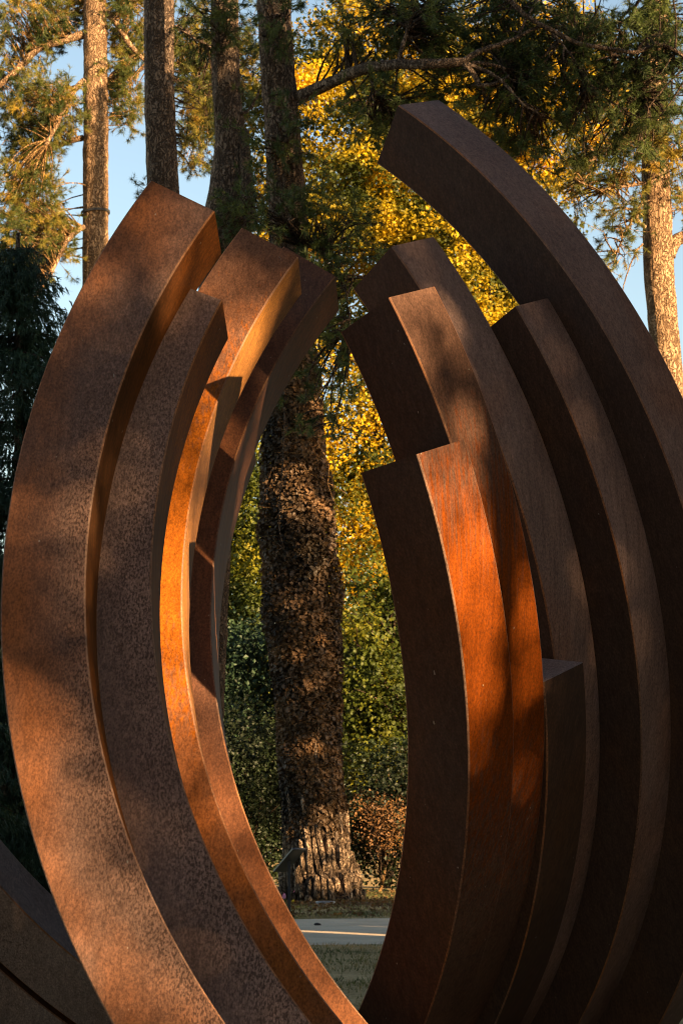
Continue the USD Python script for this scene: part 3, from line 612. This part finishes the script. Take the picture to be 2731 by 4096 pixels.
# far wood
for kx, (xd, h, d) in enumerate([(-120, 9, 78), (60, 8, 84), (250, 9, 80), (420, 8, 88), (560, 7.5, 82), (700, 10, 86), (840, 8, 80), (980, 8.5, 88), (1130, 9, 82), (1300, 8, 86), (1460, 9, 80), (1640, 10, 84)]):
    c = xz(xd, 1800, d)
    places = ['at the far left edge', 'behind the tallest left arc', 'behind the sunlit left pine', 'behind the straight grey pine', 'left of the ivy trunk', 'hidden by the ivy trunk', 'right of the ivy trunk', 'behind the front right arc', 'behind the middle right arcs', 'behind the hooked arc', 'behind the right pine', 'at the far right edge']
    crown_tree('background_tree', 'far dark green tree ' + places[kx], 'tree', (c[0], d), ((c[0], d, h * .5), (4.6, 2.4, h * .5)), .3, GREENGOLD if kx % 3 == 1 else DARKLEAF, 110, 55, 60 + kx, .2, spread=.7, group='trees of the far wood', lim=10)

# dark conifers at the left edge
def conifer(label, x, y, h, rad, seed, leafmat=YEW, top_gold=False, dens=1.0):
    rg = np.random.default_rng(seed)
    t = thing('conifer_tree', label, 'tree', 'dark conifers at the left edge')
    put('trunk', tube(smooth_path([(x, y, -.1), (x + .1, y, h * .5), (x, y, h)], 14), np.linspace(.17, .03, 14), 9), BARK_GREY, t, smooth=True)
    mb, CC, DD = MB(), [], []
    for _ in range(int(120 * dens)):
        z = rg.uniform(.3, h * .98); a = rg.uniform(0, 2 * np.pi)
        L = rad * (1 - z / h) ** .6 * rg.uniform(.6, 1.1) + .2
        d = np.array([math.cos(a), math.sin(a), -.05])
        s = np.linspace(0, 1, 7)[:, None]
        path = np.array([x, y, z]) + d * L * s + [0, 0, -.35 * L] * s ** 2 + [0, 0, .12] * s ** 4
        mb.add(*tube(path, np.linspace(.02, .006, 7), 4, cap=False))
        n = int(75 * L * dens)
        tt = rg.uniform(.12, 1, n)[:, None]
        side = np.array([-d[1], d[0], 0]) * rg.normal(0, .2 + .1 * L, (n, 1)) * tt ** .5
        C = np.array([x, y, z]) + d * L * tt + [0, 0, -.35 * L] * tt ** 2 + [0, 0, .12] * tt ** 4 + side + [0, 0, -1] * rg.random((n, 1)) * .28
        CC.append(C); DD.append(unit(side * .8 + d * .5 + [0, 0, -.9] + rg.normal(size=(n, 3)) * .3))
    put('branches', mb.mesh(), TWIG, t)
    put('needles', needle_tufts(np.concatenate(CC), np.concatenate(DD), rg, .10, 9, .008, .8), leafmat, t, kind='stuff')
    return t
conifer('dark drooping conifer at the left edge behind the tallest left arc', -4.8, 31, 10.2, 2.1, 31, dens=1.7)
conifer('second dark conifer, lower and nearer the edge, green tips above the third arc group', -5.6, 27.5, 6.2, 1.7, 32, dens=1.3)
conifer('dark conifer with a paler top, between the sunlit pine and the tallest left arc', -4.4, 36, 6.5, 1.6, 33, dens=1.2)

# unseen trees added right and behind the camera, crowns shaped to place sun patches and shade
PH = np.array([math.cos(SUN_AZ), math.sin(SUN_AZ), 0]); SH = np.array([math.sin(SUN_AZ), -math.cos(SUN_AZ), 0]); QV = np.cross(SUN, PH); QV = QV if QV[2] > 0 else -QV
def along(p, q, s):
    """p, q: place across the sunbeam; s: horizontal place along it."""
    p, q, s = np.broadcast_arrays(p, q, s)
    z = (q + s * math.sin(SUN_EL)) / math.cos(SUN_EL)
    return p[..., None] * PH + s[..., None] * SH + z[..., None] * np.array([0, 0, 1.0])
GAPS = '''00000000000000000000000000000000000000000000000000000000000000000000000
00000000000000000000000000000000000000000000000000000000000000000000000
00043322001111100000001100007777000000000000000000000000000000000000000
05443332221111110000011110077777700000000000000000000000000000000000000
55544332211111110000111111077777700000000000000000000000000000000000000
55544332211111110000111111077777700000000000000000000000000000000000000
65554332211111110000111110677777700000000000000000000000000000000000000
66654332111111110001111110666677700000000000000000000000000000000000000
77665432111111100001111110666666000000000000000000000000000000000000000
77765432111111100001111110666666000000000000000000000000000000000000000
87765432111111100002222110666666000000000000000000000000000000000000000
87765332111111100002222220555555000000000000000000000000000000000000000
77764332111111100003333200555555000000000000000000000000000000000000000
77654322111111100044333300555555100000000111000000000000000000000000000
77654322211111000044443305555550110000001111100000000000000000000000000
66654323211111000044444400555552111000012111110000000000000000000000000
66654323221111000044444406666651111100012222110000000000000000000000000
66554333211111000044444406666661111110122221110000000000000000000000000
55544333211111000044444307777762111111122221110000000000000000000000000
55543333211111000033333307777752221111122211100000000000000000000000000
55443333111111000033333347777753332221111111100000000000000000000000000
44443333211111110034444446777765444332111111000000000000000000000000000
44433323211111110055555545777766555542222111000000000000000000000000000
44333222211111110066666656777776666653332211110000000110000000000000000
33333222211111111067777777777777777764433321111100000110000000000000000
03322222211111111078888877777777777765444321111110001100000000000000000
02222111111111111008999888666777777765554421111110001100000000000000000
01111111111111111009999999766777777755555431111111111100000000000000000
01112222211111111009999999867777777655555500111111111100000000000000000
02222222221111111009999999977777777655555500221111111100000000000000000
02222233321111111109999999987777776555555502222211111100000000000000000
00233333332111111109999999988877776555555002222222211100000000000000000
00333333332211111100999999988888775555555022222222211100000000000000000
00333344433211111100999999999888875444440022222222211110000000000000000
00344444443211111110999999899888864444440022222222211110000000000000000
00044444443221111112999998888888853333330222222221111110000000000000000
00044443333321111111099988777777743333320222222111111100000000000000000
00044333333321111111088887766666533332220222221111110000000000000000000
00003333333322111111288777766655433332202222211111110000000000000000000
00003332222222111111167766666654444333211221111111100000000000000000000
00002222222222111111136655566544444443111111111111100000000000000000000
00000222111111111111115554455433444444211111111111000000000000000000000
00000111111111111111113444444333333455321111111111000000000000000000000
00000111111111111111112443333322223455531111111110000000000000000000000
00000011111111111111111333334433334566531111111110000000000000000000000
00000011111111111111111134445544455666641111111100000000000000000000000
00000001112111111111111134555655556666641111111100000000000000000000000
00000002222222221111111125566666666676641111111100000000000000000000000
00000000233222222111111115667777766776642111111100000000000000000000000
00000000333332222211111110777777777776631111111000000000000000000000000
00000000033333233221111100888887777766631111111000000000000000000000000
00000000044433333322221000888888887766521111110000000000000000000000000
00000000004443333332222000088888888765421111111000000000000000000000000
00000000004443322332222000088888888754311111111111110000000000000000000
00000000000433322222222000007777778752211122211111111100000000000000000
00000000000333322222220000066777667653211123311111111000000000000000000
00000000000033222222200000066666555653211122211111111000000000000000000
00000000000002222222000000065555444554311122211111111000000000000000000
00000000000000222220000000005444333455311111111111111000000000000000000
00000000000000222200000000004433333345311111111111110000000000000000000
00000000000000000000000000000333333300011111111111110000000000000000000
00000000000000000000000000000033333000011111111111100000000000000000000
00000000000000000000000000000003330000001111111111100000000000000000000
00000000000000000000000000000000000000001111111111100000000000000000000
00000000000000000000000000000000000000000111111111000000000000000000000
00000000000000000000000000000000000000000111111111000000000000000000000
00000000000000000000000000000000000000000111111111000000000000000000000
00000000000000000000000000000000000000000111111111000000000000000000000
00000000000000000000000000000000000000000111111110000000000000000000000
00000000000000000000000000000000000000000111111110000000000000000000000
00000000000000000000000000000000000000000111111100000000000000000000000
00000000000000000000000000000000000000000111111100000000000000000000000
00000000000000000000000000000000000000000001111100000000000000000000000
00000000000000000000000000000000000000000000000000000000000000000000000'''.split()
GP0, GQ0, GST = 6.701, 1.679, 0.09

gap = np.array([[int(ch) for ch in r] for r in GAPS]) / 9.0  # share of sun the added crown lets through to the arcs
def shade_tree(name, label, pq, n, s_range, base_p, base_s, density, seed, leafmat, size=.12, trunk_r=.22, height=10.0):
    rg = np.random.default_rng(seed)
    t = thing(name, label, 'tree', 'unseen trees added for shade')
    p, q = rg.uniform(pq[0], pq[1], n), rg.uniform(pq[2], pq[3], n)
    keep = rg.random(n) < density(p, q)
    p, q = p[keep], q[keep]
    C = along(p, q, rg.uniform(s_range[0], s_range[1], len(p)))
    C = C[C[:, 2] > .1]
    b = base_p * PH + base_s * SH
    S = smooth_path([b + [0, 0, -.1], b + [.1, .1, height * .5], b + [.2, 0, height]], 14)
    put('trunk', tube(S, np.linspace(trunk_r, trunk_r * .3, 14), 12), BARK_GREY, t, smooth=True)
    mb = MB()
    for kk in C[rg.permutation(len(C))[:30]]:
        o = S[np.argmin(np.linalg.norm(S - (kk + [0, 0, -1.5]), axis=1))]; s = np.linspace(0, 1, 6)[:, None]
        mb.add(*tube(o + (kk - o) * s + [0, 0, .5] * (s * (1 - s)), np.linspace(.03, .008, 6), 5, cap=False))
    put('branches', mb.mesh(), TWIG, t)
    put('crown', leaf_cards(C, size, rg), leafmat, t, kind='stuff')
def dens_sculpture(p, q):
    i = ((q - GQ0) / GST).astype(int); j = ((p - GP0) / GST).astype(int)
    ok = (i >= 0) & (i < gap.shape[0]) & (j >= 0) & (j < gap.shape[1])
    g = np.where(ok, gap[np.clip(i, 0, gap.shape[0] - 1), np.clip(j, 0, gap.shape[1] - 1)], .04)
    g = np.clip(np.where(g < .17, g * .3, g * .85), .01, 1)
    return np.clip(-np.log(np.clip(g, .01, .999)) / 4.1, 0, 1)
shade_tree('added_gap_tree', 'big unseen tree added far to the right of the viewer, crown shaped to pattern the sun', (5.4, 14.0, -6.0, 10.2), 205000, (21.0, 26.0), 9.8, 23.5, dens_sculpture, 41, DARKLEAF, .16, .35, 15)  # unseen; crown gaps set where sun patches should fall on the arcs
def dens_edge(p, q):
    g = np.where(noise(np.stack([p * .7, q * .7, 0 * p], -1), 8) > .78, .4, 1.0)
    return np.where((abs(p - 22.45) < .22) & (q < 6), 0, g)
shade_tree('added_gap_tree', 'second unseen tree added behind the viewer on the right to shade the ground', (-8.0, 5.5, -6.0, 12.0), 62000, (18.0, 25.0), -1.0, 21.0, dens_edge, 42, DARKLEAF, .22, .35, 15)  # added unseen to keep the sun off the ground
shade_tree('added_gap_tree', 'broad unseen tree added beyond the screen trees to block light', (13.5, 24.0, -8.0, 14.0), 42000, (16.0, 22.0), 18.0, 19.0, dens_edge, 44, DARKLEAF, .3, .4, 18)  # added unseen to block light from the right
def dens_wood(p, q):  # openings placed to light the path, the ivy and the trunk foot
    g = np.where((abs(p - 22.45) < .2) & (q < 5.2), 0, 1.0)
    g = np.where(((p - 29.5) / .4) ** 2 + ((q - 13.2) / .6) ** 2 < 1, .08, g)
    g = np.where(((p - 30.4) / .95) ** 2 + ((q - 6.4) / .9) ** 2 < 1, .17, np.where((abs(p - 30.0) < 1) & (q > 6.9) & (q < 18), .74 * g, g))
    hole = noise(np.stack([p * .8, q * .8, 0 * p], -1), 12)
    edge = np.clip((32.3 - p) / 1.0, 0, 1)
    return g * np.where(hole > .8, .3, 1) * np.maximum(edge, .28 * (noise(np.stack([p * 1.2, q * 1.2, 0 * p], -1), 3) > .5))
for kx, (a, b) in enumerate([(14.0, 19.0), (19.0, 24.0), (24.0, 29.0), (29.0, 34.5)]):  # added unseen to shade the pines, path and lawn
    shade_tree('added_screen_tree', 'tall unseen tree added right of the lawn for shade, ' + ['nearest the sculpture', 'second from the sculpture', 'third from the sculpture', 'farthest from the sculpture'][kx],
               (a, b, -3, 24), 64000, (-8, -2), (a + b) / 2 + .15, -5, dens_wood, 51 + kx, DARKLEAF, .24, .25, 20)

canopy = [((4, -4), (4, 1.5, 14.2), (6.5, 6, 3.0)), ((12.8, 8), (11, 8.5, 14.0), (5.5, 5, 3.2)), ((-6.5, 1), (-6, 3, 13.5), (5, 5, 3)), ((17, 1), (15, -2.5, 18.6), (6.5, 6.5, 3.6))]
for kx, (b_, c_, r_) in enumerate(canopy):  # added unseen overhead to keep skylight off the lower right arcs
    crown_tree('added_canopy_tree', 'tall unseen tree added with a high spreading crown to block skylight, ' + ['above the viewer', 'right of the sculpture', 'left of the viewer', 'far right of the viewer'][kx], 'tree', b_, (c_, r_), (.14, .22, .14, .2)[kx], DARKLEAF, 230, 75, 140 + kx, .28, spread=.7, group='unseen trees added for shade', shell=.3, lim=24)
for kx, (x, y, r, h) in enumerate([(4.6, 7.0, 1.5, 1.1), (7.0, 10.5, 1.7, 1.3), (8.0, 6.0, 2.0, 1.3), (5.5, 3.0, 1.6, 1.1), (6.5, 13.5, 1.6, 1.3)]):  # added unseen to cut light bouncing up from the ground
    crown_tree('added_shrub', 'low dark unseen shrub added to cut light from the ground, ' + ['nearest the front right arc', 'second from the right arcs', 'farthest right of the viewer', 'nearest the viewer', 'behind the hooked arc'][kx], 'shrub', (x, y), ((x, y, h * .5), (r, r, h * .55)), .04, DARKLEAF, 70, 70, 170 + kx, .12, spread=.28, group='unseen shrubs added to cut light', lim=12)
ring = [(-12, 1, 13, 5), (-9, -7, 14, 5), (-2.5, -11, 15, 5), (5, -10, 14, 4.5), (-13, 17, 12, 4.5), (-10.5, 22, 9, 3.0)]
where = ['on the left of the viewer', 'behind the viewer on the left', 'straight behind the viewer', 'behind the viewer on the right', 'farther along on the left', 'beyond the third arc group on the left']
for kx, (x, y, h, r) in enumerate(ring):  # added unseen round the viewer to dim the light from the sky
    crown_tree('added_ring_tree', 'broad dark unseen tree added to block skylight, ' + where[kx], 'tree', (x, y), ((x, y, h * .55), (r, r, h * .5)), .3, DARKLEAF, 200, 65, 120 + kx, .3, spread=.7, group='unseen trees added for shade', shell=.25, lim=20)

# ------------------------------------------------------------------ small things
t = thing('information_panel', 'slanted dark information panel on a single post beside the gravel path', 'panel')
A, B, Cc = at(671, 1948, 36.4), at(701.5, 1948, 36.5), at(627, 2000, 36.95)
D_ = B + (Cc - A); nn = unit(np.cross(B - A, Cc - A)); nn = nn if nn[2] > 0 else -nn
V = np.array([A, B, D_, Cc, A - nn * .03, B - nn * .03, D_ - nn * .03, Cc - nn * .03])
put('board', trimesh.convex.convex_hull(V), PANEL, t)
mid = (A + B + D_ + Cc) / 4
post = trimesh.creation.box([.05, .05, mid[2] + .1]); post.apply_translation([mid[0], mid[1], (mid[2] - .06) / 2 - .05])
put('post', post, PANEL, t)
br = trimesh.creation.box([.16, .16, .02]); br.apply_translation([mid[0], mid[1], .01]); put('base_plate', br, PANEL, t)

t = thing('lamp_rim', 'low round grey metal rim in the grass at the foot of the ivy trunk', 'metal rim')
c = at(747, 2071, 40.2); c[2] = .015
prof = [(0.02, .02), (.13, .02), (.15, .065), (.175, .07), (.185, .05), (.185, -.02)]
put('rim', trimesh.Trimesh(*(lambda m: (m.vertices + c, m.faces))(trimesh.creation.revolve(prof, sections=28))), DISH, t, smooth=30)
put('lens', trimesh.Trimesh(*(lambda m: (m.vertices + c + [0, 0, .035], m.faces))(trimesh.creation.cylinder(.14, .01, sections=24))), PANEL, t)

P1 = at(219, 488, 58)
a = np.linspace(0, 2 * np.pi, 40)
ring = np.stack([P1[0] + .385 * np.cos(a), P1[1] + .385 * np.sin(a), P1[2] + .03 * np.cos(a)], -1)
V, F = [], []
for r0, dz in ((0, -.035), (0, .035), (.02, .035), (.02, -.035)):
    w = ring.copy(); w[:, :2] += (w[:, :2] - P1[:2]) / .385 * r0; w[:, 2] += dz; V.append(w)
V = np.stack(V, 1); n = len(V); i, j = np.meshgrid(np.arange(n - 1), np.arange(4), indexing='ij'); k = (j + 1) % 4
t = thing('strap', 'black strap tied round the sunlit left pine trunk', 'strap')
put('band', (V.reshape(-1, 3), np.stack([i * 4 + j, i * 4 + k, (i + 1) * 4 + k, (i + 1) * 4 + j], -1).reshape(-1, 4)), BLACK, t)
bk = trimesh.creation.box([.05, .06, .12]); bk.apply_translation(P1 + [.33, -.05, -.06]); put('buckle', bk, BLACK, t)
cab = [(1396, 586), (1425, 584), (1455, 581), (1476, 579)]
t = thing('cable', 'thin black cable with a hanging loop beside the sunlit right pine', 'cable')
put('wire', tube(smooth_path(np.array([at(x, y, 44.3) for x, y in [(1300, 590)] + cab]), 24), .008, 5), BLACK, t, smooth=True)
put('loop', tube(smooth_path(np.array([at(x, y, 44.3) for x, y in [(1443, 582), (1441, 595), (1444, 607), (1451, 611), (1457, 604), (1458, 590), (1455, 581)]]), 30), .007, 5), BLACK, t, smooth=True)

rg = np.random.default_rng(91)
for kx, (xd, yd, s, lab) in enumerate([(639, 2124, .028, 'dark pine cone on the far edge of the path, nearest the panel post'), (729, 2120, .042, 'larger dark pine cone on the far edge of the path'), (702, 2161, .03, 'flat dark chip on the near edge of the path'), (690, 2143, .018, 'tiny dark pebble in the middle of the path')]):
    y = 1.6 * FPX / (yd * 1.74171 - HOR); xp = at(xd, yd, y)[0]
    m = trimesh.creation.icosphere(2, 1.0)
    m.vertices *= (1 + .35 * (noise(m.vertices * 3 + kx * 5, 3)[:, None] - .5)) * np.array([s * 1.3, s, s * .6])
    m.apply_translation([xp, y, s * .35])
    tag(put('pine_cone' if kx < 2 else 'stone', m, STONE, smooth=True), lab, 'pine cone' if kx < 2 else 'stone')

# grass, fallen leaves, flowers
def blades(n, xr, yr, seed, h=.06, dens=None):
    rg = np.random.default_rng(seed)
    x, y = rg.uniform(*xr, n), rg.uniform(*yr, n)
    keep = (y < np.interp(x, px_, near) - .02 * rg.random(n)) | (y > np.interp(x, px_, far) + .05)
    keep &= rg.random(n) < np.clip(fbm(np.stack([x * .9, y * .9, 0 * x], -1), 3, 2) * 2.6 - .75, .12, 1)
    x, y = x[keep], y[keep]; n = len(x)
    hh = h * rg.uniform(.5, 1.4, n); a = rg.uniform(0, 2 * np.pi, n); l = rg.normal(0, .5, (n, 2)) * hh[:, None]
    b = np.stack([x, y, 0 * x], -1); w = np.stack([np.cos(a), np.sin(a), 0 * a], -1) * .006
    tip = b + np.stack([l[:, 0], l[:, 1], hh], -1)
    return np.stack([b + w, b - w, tip], 1).reshape(-1, 3), np.arange(3 * n).reshape(-1, 3)
mb = MB(); mb.add(*blades(15000, (-2.2, 3.2), (15.5, 28.6), 71, .045)); mb.add(*blades(45000, (-6, 4), (34, 47), 72, .08)); mb.add(*blades(16000, (-7.5, -3.0), (22, 36), 73, .08))
tag(put('grass', mb.mesh(), GRASS), 'short patchy grass on both sides of the gravel path', 'grass', kind='stuff')
n = 3600
x, y = rg.uniform(-6, 5, n), 35.6 + rg.random(n) ** 1.3 * 12
x2, y2 = rg.normal(-.4, 1.1, 1500), rg.normal(41, 1.0, 1500)
x, y = np.r_[x, x2], np.r_[y, y2]
V, F = leaf_cards(np.stack([x, y, rg.uniform(.02, .06, len(x))], -1), .08, rg, up=1.5)
tag(put('fallen_leaves', (V, F), BROWN), 'dry brown leaves scattered on the ground round the ivy trunk', 'leaves', kind='stuff')
PINK, WHITE = plain('pink_petals', (.55, .2, .36), .6), plain('white_petals', (.7, .66, .6), .6)
t = thing('flower_bed', 'low green plants with pink and white flowers behind the third arc group', 'flowers')
c = np.array([-2.95, 35.5, 0])
m = 5200
Cn = c + np.stack([rg.normal(0, .75, m), rg.normal(0, 1.2, m), rg.random(m) * .34 + .02], -1)
put('leaves', leaf_cards(Cn, .09, rg), GREENGOLD, t, kind='stuff')
for nm, mm, k in (('pink_flowers', PINK, 420), ('white_flowers', WHITE, 420)):
    Cn = c + np.stack([rg.normal(0, .7, k), rg.normal(-.5, 1.1, k), rg.random(k) * .16 + .26], -1)
    put(nm, star_leaves(Cn, .075, rg, up=1.0), mm, t, kind='stuff')
